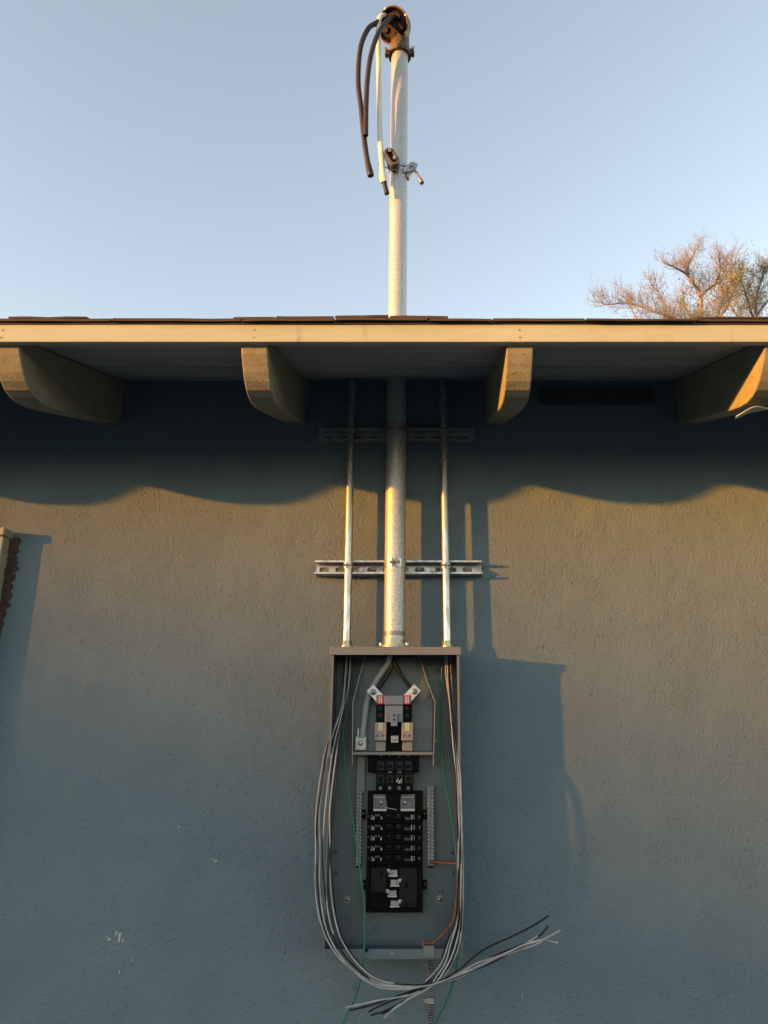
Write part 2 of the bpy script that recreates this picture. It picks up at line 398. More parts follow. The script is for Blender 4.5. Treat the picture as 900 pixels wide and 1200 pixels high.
# pale spatters on the wall
def blob(px, py, rx, rz, seed):
    c = P(px, py, .0015); n = 9; random.seed(seed)
    pts = [(c.x+math.cos(2*math.pi*i/n)*rx*random.uniform(.35, 1.2), -.0012, c.z+math.sin(2*math.pi*i/n)*rz*random.uniform(.35, 1.2)) for i in range(n)]
    return fixnormals(MB().prism(pts, (0, -.0015, 0)).build('paint_spatter', M['spatter'], wall))
for i, (px, py, a, b) in enumerate([(140,1098,.007,.014),(136,1094,.004,.007),(144,1102,.004,.006),(128,1101,.004,.008),(126,1098,.002,.004),(252,1009,.006,.003),(249,1007,.003,.002),(210,969,.004,.002),(155,1125,.003,.003),(140,1139,.002,.005),(94,966,.003,.0015),(350,1080,.002,.002),(284,1081,.0015,.002),(612,1167,.0015,.008)]): blob(px, py, a, b, 100+i)
random.seed(11)

# ------------------------------------------------------------------ strut channels
def strut(name, pl, pr, ptop, pbot, slots, label):
    y = .0413
    zc = (P(460, ptop, y).z + P(460, pbot, y).z)/2; hh = .0206
    xa, xb = P(pl, (ptop+pbot)/2, y).x, P(pr, (ptop+pbot)/2, y).x
    root = empty(name, ((xa+xb)/2, 0, zc-hh), label, 'strut channel', 'steel strut channels fixed across the wall')
    T = .0026
    def sec(sg):   # a flange with inward curled lip
        return [(-.001, zc+sg*hh), (-y, zc+sg*hh), (-y, zc+sg*(hh-.006)), (-y+.0075, zc+sg*(hh-.006)), (-y+.0075, zc+sg*(hh-.006+T)), (-y+T, zc+sg*(hh-.006+T)), (-y+T, zc+sg*(hh-T)), (-.001, zc+sg*(hh-T))]
    for sg in (1, -1):
        fixnormals(MB().prism([(xa, a, b) for a, b in sec(sg)], (xb-xa, 0, 0)).build('flange', M['galv'], root, bevel=.0008))
    # web with real slots: frame faces round each oval
    RR = .0078; web = MB(); zz = hh-T-.0002; yf, yb = -.0035, -.001
    pitch = .0476; k = int((xb-xa)/pitch)
    x = xa; off = slots
    cells = []; cx = xa+off
    edges = [xa]
    while cx-.024 < xb-.01:
        cells.append(cx); cx += pitch
    prev = xa
    for i, cx in enumerate(cells):
        l = prev; r = min(cx+pitch/2, xb) if i < len(cells)-1 else xb
        prev = r
        if cx-.0145 < l+.001 or cx+.0145 > r-.001:
            for yy in (yf,): web.add([(l,yy,zc-zz),(r,yy,zc-zz),(r,yy,zc+zz),(l,yy,zc+zz)], [(0,1,2,3)])
            continue
        n = 24; inner = []
        for q in range(n):
            a = 2*math.pi*q/n; ex = .0072 if math.cos(a) > 0 else -.0072
            inner.append((cx+ex+RR*math.cos(a), zc+RR*math.sin(a)))
        outer = []
        for q in range(n):
            a = 2*math.pi*q/n; ca, sa = math.cos(a), math.sin(a); hx = (r-cx) if ca > 0 else (cx-l)
            s_ = min(hx/abs(ca) if abs(ca) > 1e-6 else 9, zz/abs(sa) if abs(sa) > 1e-6 else 9)
            outer.append((cx+ca*s_, zc+sa*s_))
        # snap the nearest ring vertex to each corner
        for qx, qz in ((r, zc+zz), (l, zc+zz), (l, zc-zz), (r, zc-zz)):
            j = min(range(n), key=lambda t: (outer[t][0]-qx)**2+(outer[t][1]-qz)**2); outer[j] = (qx, qz)
        vs = [(a, yf, b) for a, b in inner] + [(a, yf, b) for a, b in outer] + [(a, yb, b) for a, b in inner]
        web.add(vs, [(q, (q+1) % n, n+(q+1) % n, n+q) for q in range(n)] + [(q, 2*n+q, 2*n+(q+1) % n, (q+1) % n) for q in range(n)])
    web.build('web', M['galv'], root)
    return root, zc
s_low, z_low = strut('strut_channel', 369, 565, 657, 672, .0235, 'bright slotted steel strut channel across the wall just above the panel')
s_up, z_up = strut('strut_channel', 372, 557, 503, 514.5, .030, 'shadowed slotted steel strut channel high under the eave')
s_low['group'] = s_up['group'] = 'steel strut channels fixed across the wall'
for (root, zc, xs) in ((s_low, z_low, (424, 507)), (s_up, z_up, (425, 505))):
    for px in xs:
        c = P(px, 664 if root is s_low else 508, .012); c.z = zc
        MB().cyl((c.x, -.0035, c.z), (c.x, -.0055, c.z), .0095, n=20).cyl((c.x, -.0055, c.z), (c.x, -.0115, c.z), .0055, n=6).build('anchor_bolt', M['steel_dark'], root)

# ------------------------------------------------------------------ conduits
def axis_x(px_lo, y_lo, px_hi, y_hi, u):
    a, b = P(px_lo, y_lo, u), P(px_hi, y_hi, u); return lambda z: a.x+(b.x-a.x)*(z-a.z)/(b.z-a.z)
UM, RM = .0413+.031, .0302
PANEL_T = P(460, 759, .15).z           # panel top
zPT = PANEL_T
fm = axis_x(462, 740, 465.5, 372, UM)
mastroot = empty('service_mast', (fm(zPT), -UM, zPT), 'tall galvanized pipe mast rising through the eave, topped by a weatherhead', 'mast')
zTopM = P(466, 66, UM).z
fix = lambda z: Vector((fm(z), -UM, z))
mast = MB().cyl(fix(zPT+.001), fix(zTopM), RM, n=40).build('mast_pipe', M['mast'], mastroot)
zz = P(462, 743.5, UM).z; MB().cyl(fix(zz-.006), fix(zz+.006), RM+.0009, n=40).build('rust_band', M['sleeve'], mast)
MB().cyl(fix(zPT+.001), fix(zPT+.017), RM+.012, RM+.010, n=36).cyl(fix(zPT+.017), fix(zPT+.034), RM+.0035, RM+.0025, n=36).build('threaded_hub', M['zinc'], mastroot)
hub = bpy.data.objects['threaded_hub']
for a in (-35, 215, 35, 145):
    c = fix(zPT+.016)+Vector((math.cos(R(a))*(RM+.0145), math.sin(R(a))*(RM+.0145)*.8, 0))
    MB().cyl(c-Vector((0,0,.003)), c+Vector((0, 0, .005)), .005, n=6).build('hub_screw', M['alu'], mastroot)
# roof flashing where the mast leaves the roof
zf = zd(UM)+zr+.02
cone = MB().lathe([(.11, -.02), (.06, .02), (RM+.004, .06), (RM+.002, .075)], Matrix.Translation(fix(zf)), 28).build('roof_flashing', M['galv'], house)

def small_conduit(pxb, pxt, label):
    u, r = .0413+.0125, .0117
    f = axis_x(pxb, 750, pxt, 480, u)
    root = empty('conduit', (f(zPT), -u, zPT), label, 'conduit', 'thin steel conduits beside the mast')
    q = lambda z: Vector((f(z), -u, z))
    ztop = P(pxt, 480, u).z
    MB().cyl(q(zPT+.010), q(ztop), r, n=24).build('thin_pipe', M['emt'], root)
    MB().cyl(q(zPT+.001), q(zPT+.019), .0175, n=20).cyl(q(zPT+.019), q(zPT+.032), .0160, n=6).build('connector_nut', M['zinc'], root, bevel=.001)
    # reducer and wider sleeve that goes up through the eave
    zt2 = zd(u)-.0005
    MB().cyl(q(ztop-.012), q(ztop+.008), .0145, n=20).cyl(q(ztop+.008), q(ztop+.03), .0145, .0185, n=20).build('reducer', M['sleeve'], root)
    MB().cyl(q(ztop+.03), q(zt2), .0172, n=20).build('sleeve', M['sleeve'], root)
    MB().cyl(q(ztop+.035)+Vector((.003, -.018, 0)), q(ztop+.035)+Vector((.003, -.025, 0)), .0042, n=8).build('set_screw', M['alu'], root)
    return f
fl_ = small_conduit(406.3, 411.8, 'thin steel conduit left of the mast, from panel up to the eave')
fr_ = small_conduit(524, 519.6, 'thin steel conduit right of the mast, from panel up to the eave')

def strap(root, xc, zc, u, r, big=False):
    t = .0024; w_ = .0125 if big else .009
    s = MB(); n = 20; pts_o = []; pts_i = []
    for i in range(n+1):
        a = math.pi*(i/n)+math.pi; pts_o.append((xc+math.cos(a)*(r+t), -u+math.sin(a)*(r+t))); pts_i.append((xc+math.cos(a)*(r+.0003), -u+math.sin(a)*(r+.0003)))
    gap = .0045 if not big else .007
    outl = [(pts_o[0][0], -.0413+.004)] + pts_o + [(pts_o[-1][0], -.0413+.004)]
    innl = [(pts_i[0][0], -.0413+.004)] + pts_i + [(pts_i[-1][0], -.0413+.004)]
    k = len(outl); vs = [(x, y, zc-w_) for x, y in outl]+[(x, y, zc-w_) for x, y in innl]+[(x, y, zc+w_) for x, y in outl]+[(x, y, zc+w_) for x, y in innl]
    fs = []
    for i in range(k-1):
        if abs((outl[i][0]+outl[i+1][0])/2-xc) < gap and outl[i][1] < -u: continue
        fs += [(i, i+1, 2*k+i+1, 2*k+i), (k+i, 3*k+i, 3*k+i+1, k+i+1), (i, k+i, k+i+1, i+1), (2*k+i, 2*k+i+1, 3*k+i+1, 3*k+i)]
    s.add(vs, fs)
    o = s.build('pipe_strap', M['emt'], root, shade=False)
    yt = -u-r
    ear = MB()
    for sg in (-1, 1): ear.box((xc+sg*gap-.001, yt-.010 if big else yt-.007, zc-w_), (xc+sg*gap+.001, yt+.003, zc+w_))
    ear.build('strap_ear', M['galv'], o)
    e = gap+.005
    MB().cyl((xc-e, yt-.005, zc), (xc+e, yt-.005, zc), .0024, n=8).cyl((xc-e-.003, yt-.005, zc), (xc-e, yt-.005, zc), .0045, n=6).cyl((xc+e, yt-.005, zc), (xc+e+.003, yt-.005, zc), .0045, n=6).build('strap_bolt', M['steel_dark'], o)
for root, zc in ((s_low, z_low), (s_up, z_up)):
    strap(root, fm(zc), zc, UM, RM, True); strap(root, fl_(zc), zc, .0538, .0117); strap(root, fr_(zc), zc, .0538, .0117)

# ------------------------------------------------------------------ weatherhead (clamped on the mast)
wh = fix(P(467, 60, UM).z)
nrm = Vector((-.38, -.70, -.52)).normalized()
cd = P(460.5, 30, UM+.045)
Mr = Matrix.Translation(cd) @ nrm.to_track_quat('Z', 'X').to_matrix().to_4x4()
# dome behind the opening, flared lip, thickness
prf = [(.0, -.074), (.022, -.072), (.040, -.062), (.052, -.043), (.057, -.02), (.0595, -.004), (.0625, .004), (.0625, .008), (.058, .008), (.0555, .0), (.053, -.008)]
hd = MB().lathe(prf, Mr, 32)
nk0 = fix(wh.z-.022); nk1 = cd - nrm*.034 + Vector((.004, 0, -.006))
nk1 = cd - nrm*.058 + Vector((.004, 0, .0)); hd.tube(spline([nk0, nk0+Vector((0,0,.035)), nk1], 6), [.0355]*5+[.036, .036, .035, .034, .033, .032, .031, .030], 24)
head = hd.build('weatherhead', M['castbrass'], mastroot)
disc = MB().lathe([(.0, -.004), (.03, -.003), (.0535, -.006), (.0535, -.012)], Mr, 28).build('insulating_disc', M['headdark'], head)
for k in range(5):
    a = R(72*k+20); c = Mr @ Vector((math.cos(a)*.031, math.sin(a)*.031, -.0035)); c2 = Mr @ Vector((math.cos(a)*.031, math.sin(a)*.031, .004))
    MB().cyl(c, c2, .0125, .0115, n=14).build('cable_bushing', M['headdark'], disc)
for a in (10, 100, 190, 280):
    c = Mr @ Vector((math.cos(R(a))*.0595, math.sin(R(a))*.0595, .009)); MB().cyl(c, c+nrm*.003, .003, n=8).build('cover_screw', M['alu'], head)
zc = wh.z-.012
cl = MB().cyl(fix(zc-.010), fix(zc+.008), RM+.009, n=30).cyl(fix(zc-.014), fix(zc-.010), RM+.011, n=30)
cl.build('clamp_collar', M['castbrass'], mastroot)
for sg in (-1, 1):
    c = fix(zc)+Vector((sg*(RM+.014), -.012 if sg < 0 else .0, -.012 if sg < 0 else .004))
    MB().box(c-Vector((.009, .010, .011)), c+Vector((.009, .010, .011))).build('clamp_ear', M['castbrass'], mastroot, bevel=.003)
    MB().cyl(c+Vector((sg*.004, -.02, 0)), c+Vector((sg*.004, .018, 0)), .0035, n=8).cyl(c+Vector((sg*.004, -.025, 0)), c+Vector((sg*.004, -.02, 0)), .0065, n=6).build('clamp_bolt', M['galv'], mastroot)

# ---- wire holder clamp with insulator, lower on the mast
wz = P(466, 199, UM).z
wc = empty('wire_holder', fix(wz), 'small clamp with oval shackle and hanging bolt, gripping the mast above roof', 'clamp')
MB().cyl(fix(wz-.006), fix(wz+.007), RM+.0035, n=30).build('clamp_band', M['galv'], wc)
a_, b_ = P(470, 199, UM+RM), P(486, 194, UM+.01)
MB().prism([P(473, 201, UM+.034), P(487, 200, UM+.012), P(490, 192, UM+.01), P(484, 189, UM+.01), P(474, 196, UM+.034)], (0, .006, 0)).build('clamp_lug', M['galv'], wc, bevel=.0015)
c = P(482, 194.5, UM+.012); MB().cyl(c+Vector((0,.012,0)), c-Vector((0,.010,0)), .0085, n=6).build('clamp_nut', M['steel_dark'], wc)
MB().tube([P(485, 199, UM+.02), P(488, 202, UM+.026), P(493, 212, UM+.035)], .0045, 8).cyl(P(492.3, 210.5, UM+.034), P(494.5, 214.5, UM+.037), .0085, n=6).build('long_bolt', M['steel_dark'], wc)
MB().prism([P(476, 201, UM+.02), P(485, 201, UM+.014), P(479, 208, UM+.016), P(476, 207, UM+.02)], (0, .02, 0)).build('lower_lug', M['steel_dark'], wc, bevel=.002)
# insulator: rounded spool body on a bracket
ia, ib = P(453.5, 178, UM+.05), P(465, 195, UM+.055)
ax = (ib-ia); ax.y = 0; L_ = ax.length; dx = ax.normalized(); dz = Vector((-dx.z, 0, dx.x)); ic = (ia+ib)/2
def track(r, h):
    return [ic + dx*(sg*h + r*math.cos(a)*1) + dz*r*math.sin(a) for sg, rng in ((1, range(-90, 91, 15)), (-1, range(90, 271, 15))) for a in [R(t) for t in rng]]
o_, i_ = track(.0175, .019), track(.0085, .019); k = len(o_); fr, bk = Vector((0, -.016, 0)), Vector((0, .016, 0))
tm = MB(); tm.add([p+fr for p in o_]+[p+fr for p in i_]+[p+bk for p in o_]+[p+bk for p in i_], [f for i in range(k) for j in [(i+1) % k] for f in ((i, j, k+j, k+i), (2*k+i, 3*k+i, 3*k+j, 2*k+j), (i, 2*k+i, 2*k+j, j), (k+i, k+j, 3*k+j, 3*k+i))])
link = fixnormals(tm.build('shackle', M['porcelain'], wc, bevel=.002))
MB().prism([p+Vector((0, -.006, 0)) for p in track(.0083, .0188)], (0, .018, 0)).build('shackle_core', M['headdark'], link)
MB().prism([P(452, 186, UM+.04), P(457, 188, UM+.04), P(464, 198, UM+.036), P(461, 200, UM+.036), P(455, 196, UM+.04)], (0, .012, 0)).build('clevis', M['headdark'], wc, bevel=.002)
for t_ in (-.022, .013):
    c = ic+dx*t_+dz*.004+Vector((0, -.016, 0)); MB().box(c+Vector((-.005, -.004, -.007)), c+Vector((.005, 0, .007))).build('shackle_tab', M['zinc'], link, bevel=.001)
MB().tube([ia+Vector((-.002,.0,.004))+Vector((-.024,0,0)), ia+Vector((-.026,.004,-.05)), P(460, 199, UM+.045), P(466, 199, UM+.036)], .003, 6).build('bracket_arm', M['steel_dark'], wc)

# ---- service cables at the weatherhead
G_SC = 'service cables hanging out of the weatherhead'
def cable(name, pts, r, m, label, cat, group, n=10, sub=10):
    if name == 'loose_wire': pts = [(p[0]+random.uniform(-.75, .75), p[1]+random.uniform(-1, 1), p[2]+random.uniform(-.004, .004)) if 1 < i < len(pts)-1 else p for i, p in enumerate(pts)]
    o = MB().tube(spline([P(*p) for p in pts], sub), r, n).build(name, m, origin=P(*pts[-1]))
    return tag(o, label, cat, group)
d0 = UM
cable('service_cable', [(454, 26, d0+.02), (449, 22, d0+.06), (441, 27, d0+.09), (432, 33, d0+.10), (424, 50, d0+.10), (420.5, 72, d0+.09), (420, 100, d0+.08), (423, 125, d0+.075), (426.5, 160, d0+.07), (430, 185, d0+.065), (434.5, 206, d0+.06)], [.0088]*92+[.0090, .0094, .0098, .0102, .0106, .011, .0112, .0112, .0108], M['service_black'], 'black cable hanging from the weatherhead, outermost of the bundle with frayed end', 'cable', G_SC, 12)
cable('service_cable', [(470, 24, d0+.01), (465, 20, d0+.05), (457, 22, d0+.09), (447, 33, d0+.115), (440, 47, d0+.12), (434, 68, d0+.115), (430.5, 95, d0+.105), (429, 125, d0+.095), (428.5, 159, d0+.088)], .0088, M['service_black'], 'shorter black cable arching over the front of the weatherhead, clean cut end', 'cable', G_SC, 12)
wcab = cable('service_cable', [(456, 26, d0+.02), (452, 19, d0+.05), (446, 20, d0+.075), (443.5, 30, d0+.085), (443.5, 55, d0+.085), (444, 80, d0+.08), (444.5, 110, d0+.07), (444.8, 140, d0+.065), (446, 170, d0+.06), (448.5, 205, d0+.055)], .0092, M['service_white'], 'white cable hanging beside the mast pipe with taped dark tip', 'cable', G_SC, 12)
MB().tube([P(448, 203, d0+.055), P(448.6, 207, d0+.055), P(450, 214, d0+.052)], [.012, .0135, .011], 12).build('tape_wrap', M['service_white'], wcab)
MB().tube([P(450.2, 213, d0+.052), P(451.5, 219, d0+.05), P(453.5, 227, d0+.05)], [.0075, .0078, .0085], 10).build('bare_tip', M['service_black'], wcab)

# ------------------------------------------------------------------ electrical panel
UF, UB = .15, .004
xl, xr_ = P(387, 800, UF).x, P(539.5, 800, UF).x
xl = (P(387.5, 775, UF).x + P(377.5, 1115, UF).x)/2; xr_ = (P(538.5, 775, UF).x + P(543, 1115, UF).x)/2
zt_, zb_ = P(460, 758.5, UF).z, P(460, 1123.5, UF).z
xm = (xl+xr_)/2
panel = empty('electrical_panel', (xm, -UF/2, zb_), 'open grey electrical service panel with its cover off, mounted on the wall', 'electrical panel')
T = .0022
def pbox(a, b, name, m, parent, bevel=0): return MB().box(a, b).build(name, m, parent, bevel=bevel)
enc = pbox((xl, -UB-T, zb_), (xr_, -.0005, zt_-.001), 'back_plate', M['enclosure'], panel)
pbox((xl, -UF, zb_), (xl+T, -UB-T-.0003, zt_-.003), 'side_wall', M['enclosure'], panel, .0006)
pbox((xr_-T, -UF, zb_), (xr_, -UB-T-.0003, zt_-.003), 'side_wall', M['enclosure'], panel, .0006)
pbox((xl+T+.0002, -UF+.001, zb_), (xr_-T-.0002, -UB-T-.0003, zb_+T), 'bottom_wall', M['enclosure'], panel)
# folded returns round the opening
pbox((xl+T+.0002, -UF+.0005, zb_+.001), (xl+.0065, -UF+.0005+.0016, zt_-.02), 'folded_edge', M['hood'], panel)
pbox((xr_-.0065, -UF+.0005, zb_+.001), (xr_-T-.0002, -UF+.0005+.0016, zt_-.02), 'folded_edge', M['hood'], panel)
lip = pbox((xl+.006, -UF-.001, zb_-.001), (xr_-.006, -UF+.0005, P(460, 1112, UF).z), 'bottom_lip', M['enclosure'], panel, .0005)
zh = P(460, 767.5, UF+.004).z
hoodo = MB().box((xl-.0045, -UF-.006, zh), (xr_+.0045, -UF-.0035, zt_+.0005)).box((xl-.0045, -UF-.0034, zt_-.0022), (xr_+.0045, -.0012, zt_+.0004)).build('rain_hood', M['hood'], panel, bevel=.0008)
for px in (430, 505):
    c = P(px, 1113, UF-.01)
pbox((P(496,1112,.14).x, -.1545, zb_+.004), (P(509,1112,.14).x, -.1512, P(505,1108,.15).z), 'ground_tab', M['hood'], panel, .001)
c = P(460, 1117.5, UF); MB().cyl(c-Vector((0,.001,0)), c-Vector((0,.0045,0)), .0055, n=6).build('lip_screw', M['tin'], panel)
c = P(429.5, 1113, .151); MB().cyl(c, c-Vector((0,.006,0)), .004, n=10).build('lip_rivet', M['blackmatt'], panel)
UBK = UB+T                                    # face of the back plate
def ring(px, py, r0, r1, h=.0012):
    c = P(px, py, UBK); Mx = Matrix.Translation(c) @ Matrix.Rotation(math.pi/2, 4, 'X')
    return MB().lathe([(r1, -.0002), (r1-.0006, h), (r0+.0006, h), (r0, -.0002)], Mx, 28).build('knockout', M['enclosure'], panel)
for px, py, rr in ((403, 1081, .011), (403, 1081, .019), (518.5, 1081, .011), (518.5, 1081, .018), (518.5, 1081, .025), (443, 1087, .010), (461.5, 1087, .010), (480, 1087, .010), (396, 771, .014), (512, 785, .008)):
    ring(px, py, rr-.0016, rr)
def screw(px, py, u, r, m, parent, h=.004, washer=0, name='screw'):
    c = P(px, py, u); mb = MB()
    if washer: mb.cyl(c, c-Vector((0, .0012, 0)), washer, n=20); c = c-Vector((0, .0012, 0))
    mb.lathe([(r, 0), (r, h*.5), (r*.75, h*.9), (0, h)], Matrix.Translation(c) @ Matrix.Rotation(math.pi/2, 4, 'X'), 14)
    c2 = c-Vector((0, h*.93, 0)); o = mb.build(name, m, parent)
    MB().box(c2+Vector((-r*.7, -.0008, -.0006)), c2+Vector((r*.7, .0005, .0006)), ).build('screw_slot', M['black'], o)
    return o
screw(406.5, 1054, UBK, .0055, M['tin'], panel, .005, .009); screw(515.5, 1054, UBK, .007, M['tin'], panel, .006, .0095)
for px, py in ((394, 998), (394, 1023), (530, 998), (530, 1023)): screw(px, py, UBK, .0055, M['enclosure'], panel, .003, name='rivet')
for px, py in ((512, 784), (489, 862)): screw(px, py, UBK+.012, .003, M['tin'], panel, .003)
# printed mark above the right screw
MB().box(P(515, 1044.5, UBK)+Vector((-.003,-.0008,-.0012)), P(515,1044.5,UBK)+Vector((.0005,0,.0012))).box(P(518,1044,UBK)+Vector((-.0015,-.0008,-.0016)), P(518,1044,UBK)+Vector((.003,0,.0016))).build('printed_mark', M['blackmatt'], panel)

# meter tray: base plate, two shaped side flanges, lower lip
UT = .030; UTF = .085
tray = MB().prism([P(427, 771, UT), P(491, 771, UT), P(507.5, 823, UT), P(506, 880, UT), P(416, 880, UT), P(414, 823, UT)], (0, -.0015, 0)).build('meter_tray', M['enclosure'], panel)
def flange(pts, m='enclosure'):
    # pts: outline at the front edge (pixels at UTF); runs back to UT
    mb = MB(); k = len(pts); fr = [P(px, py, u_) for px, py, u_ in pts]
    bk = [Vector((p.x, -UT, p.z)) for p in fr]; vs = []
    for a in (0, .0014): vs += [p+Vector((a, 0, 0)) for p in fr] + [p+Vector((a, 0, 0)) for p in bk]
    fs = []
    for i in range(k-1):
        fs += [(i, i+1, k+i+1, k+i), (2*k+i, 3*k+i, 3*k+i+1, 2*k+i+1), (i, 2*k+i, 2*k+i+1, i+1)]
    mb.add(vs, fs); return fixnormals(mb.build('tray_flange', M['edge'], tray))
flange([(427.5, 768, .06), (413, 823, UTF), (412.5, 896, UTF-.01)])
flange([(490.5, 768, .06), (501, 800, UTF-.01), (509.5, 823, UTF), (507.5, 898, UTF-.01)])
za, zb2 = P(460, 881.5, .07).z, P(460, 895, .07).z
MB().box((P(414, 881, .07).x, -.0705, za-.001), (P(507, 881, .07).x, -UT, za+.0005)).build('tray_shelf', M['hood'], tray)
MB().box((P(413.5, 881, .0705).x, -.0722, za-.007), (P(507.2, 881, .0705).x, -.0708, za+.001)).build('tray_lip', M['hood'], tray)
for py in (823, 848, 868): 
    c = P(509.5, py, UTF-.01); MB().box(c+Vector((-.001,-.004,-.002)), c+Vector((.0045,.004,.002))).build('tray_clip', M['hood'], tray)

# meter block
def pb(px0, py0, px1, py1, u0, u1, name, m, parent, bevel=.001):
    """block whose front face (at u1) fills the given pixels; back at u0"""
    a, b = P(px0, py1, u1), P(px1, py0, u1)
    return MB().box((a.x, -u1, a.z), (b.x, -u0, b.z)).build(name, m, parent, bevel=bevel)
mbk = pb(440.5, 818, 482.5, 847, UT+.0016, .062, 'meter_socket', M['black'], panel, .002)
MB().box((P(453,870,.06).x, -.056, P(460,880,.056).z), (P(470,870,.06).x, -UT-.002, P(460,847,.056).z)).build('centre_block', M['black'], mbk, bevel=.001)
pb(450.2, 815, 472.8, 826, .0622, .086, 'socket_cover', M['bluegrey'], mbk, .002)
pb(450.8, 826.6, 472.3, 846.5, .0622, .083, 'socket_cover', M['bluegrey'], mbk, .002)
lt = pb(458, 836, 466, 851, .0832, .090, 'latch', M['bluegrey'], mbk, .0012)
for py in (838.5, 843.5):
    c = P(462, py, .0902); MB().cyl(c+Vector((0,.0015,0)), c-Vector((0,.0006,0)), .0026, n=12).build('latch_hole', M['blackmatt'], lt)
for sx, xr0 in ((0, 441), (1, 472.5)):
    for py, hh_ in ((829.5, 3.4), (838.5, 3.4)):
        c = P(xr0+4.5, py, .0622); MB().cyl(c+Vector((0,.001,0)), c-Vector((0, .003, 0)), .006, n=12).build('jaw', M['ridge'], mbk)
    cap = pb(xr0, 814.5, xr0+9, 825.5, .0625, .084, 'red_cap', M['red'], mbk, .002)
    for dx in (2.8, 5.2):
        pb(xr0+dx, 816, xr0+dx+1.2, 824, .084, .0855, 'stab_edge', M['alu'], cap, 0)
    x0 = 439 if sx == 0 else 470.3
    sm = pb(x0, 846.5, x0+13.8, 868, .058, .082, 'jaw_shield', M['smoke'], mbk, .0015)
    for dx in (4.6, 7.3): pb(x0+dx, 848, x0+dx+1.9, 856.5, .082, .0835, 'brass_stab', M['brass'], sm, 0)
    pb(x0+4.4, 847.3, x0+9.5, 848.6, .082, .0836, 'brass_stab', M['brass'], sm, 0)
    for dx in (3.2, 9.2): screw(x0+dx, 862, .082, .0035, M['smoke'], sm, .002, name='moulded_boss')
    pb(x0+1, 868.6, x0+13, 880, UT+.002, .06, 'jaw_reflection', M['smoke'], mbk, .001)  # reflection below the shield, modelled as a solid block
tb = pb(458, 862, 467, 870.5, .056, .072, 'terminal', M['tin'], mbk, .0012)
screw(462.8, 866, .072, .0045, M['steel_dark'], tb, .002)
# aluminium line lugs, set diagonally
def lug(c0, c1, wpx, u0, u1, sc_px):
    a, b = P(*c0, u1), P(*c1, u1); dd = (b-a); dd.y = 0; L = dd.length; dx = dd.normalized(); dz = Vector((-dx.z, 0, dx.x)); hw = wpx/2/428
    pts = [a-dz*hw, b-dz*hw, b+dz*hw, a+dz*hw]
    o = fixnormals(MB().prism(pts, (0, u1-u0, 0)).build('line_lug', M['alu'], mbk, bevel=.0012))
    screw(*sc_px, u1, .0085, M['tin'], o, .004, .0)
    return o
lug((433.5, 806), (446.5, 820), 11.5, .060, .081, (437.5, 811))
lug((489.5, 805.5), (476, 820), 11.5, .060, .081, (485.8, 810.5))
# neutral lug and its bus strap
nl = pb(415.8, 863, 429.5, 879.5, UT+.003, .052, 'neutral_lug', M['tin'], panel, .0015)
screw(422.5, 870.5, .052, .0085, M['alu'], nl, .006, .011)
pb(418.5, 853, 421, 863, UT+.004, .046, 'lug_post', M['tin'], nl, 0); pb(427.5, 855, 429.5, 863, UT+.004, .046, 'lug_post', M['tin'], nl, 0)
pb(417.5, 877.5, 428, 929, .018, .0215, 'neutral_strap', M['strap'], panel, .0006)

# main breaker stack: base, four poles in two rows
mbk2 = pb(431, 883, 491, 905, UBK, .045, 'main_breaker', M['black'], panel, .0015)
pb(440.5, 890, 484, 928, .02, .052, 'breaker_body', M['black'], mbk2, .0015)
for i in range(4):
    x0 = 440.8+i*10.9
    screw(x0+5, 886.2, .0452, .0032, M['tin'], mbk2, .002)
    c1_ = pb(x0+.5, 891.5, x0+10, 903.5, .0522, .060, 'breaker_pole', M['ridge'], mbk2, .0015)
    pb(x0+2.6, 896.5, x0+7.8, 900, .0602, .0604, 'pole_slot', M['black'], c1_, 0)
    pb(x0+1.8, 893.2, x0+2.6, 901.8, .0602, .0612, 'pole_rib', M['blackmatt'], c1_, 0)
    pb(x0+.5, 907.5, x0+10, 918.5, .0522, .059, 'breaker_pole', M['ridge'], mbk2, .0015)
    c = P(x0+5, 923.5, .053); MB().cyl(c+Vector((0,.001,0)), c-Vector((0,.005,0)), .0095, n=18).build('pole_terminal', M['blackmatt'], mbk2)
    if i in (1, 2): pb(x0+3, 904.6, x0+7.6, 905.8, .0522, .0545, 'pole_clip', M['tin'], mbk2, 0)
for i in range(4):
    x0 = 440.8+i*10.9
    for dy in (905.2, 919.4, 926.2): pb(x0+1.2, dy, x0+8.9, dy+.9, .0522, .0545, 'moulded_ledge', M['ridge'], mbk2, 0)
    c = P(x0+5, 923.5, .0582); MB().cyl(c+Vector((0,.001,0)), c-Vector((0,.0012,0)), .0048, n=12).build('terminal_screw', M['buslug'], mbk2)
    pb(x0+3.2, 910.5, x0+7, 915.5, .0592, .0598, 'pole_recess', M['black'], mbk2, 0)
for dx, dy, s_ in ((0,0,1.6),(3,.5,1.4),(1.5,-2,1.0),(5,-1,1.2),(2.5,2.2,1.3),(5,2,1.0)):
    pb(464.5+dx, 914+dy, 464.5+dx+s_, 915.5+dy+s_*.4, .0592, .0610, 'pole_contact', M['alu'], mbk2, 0)

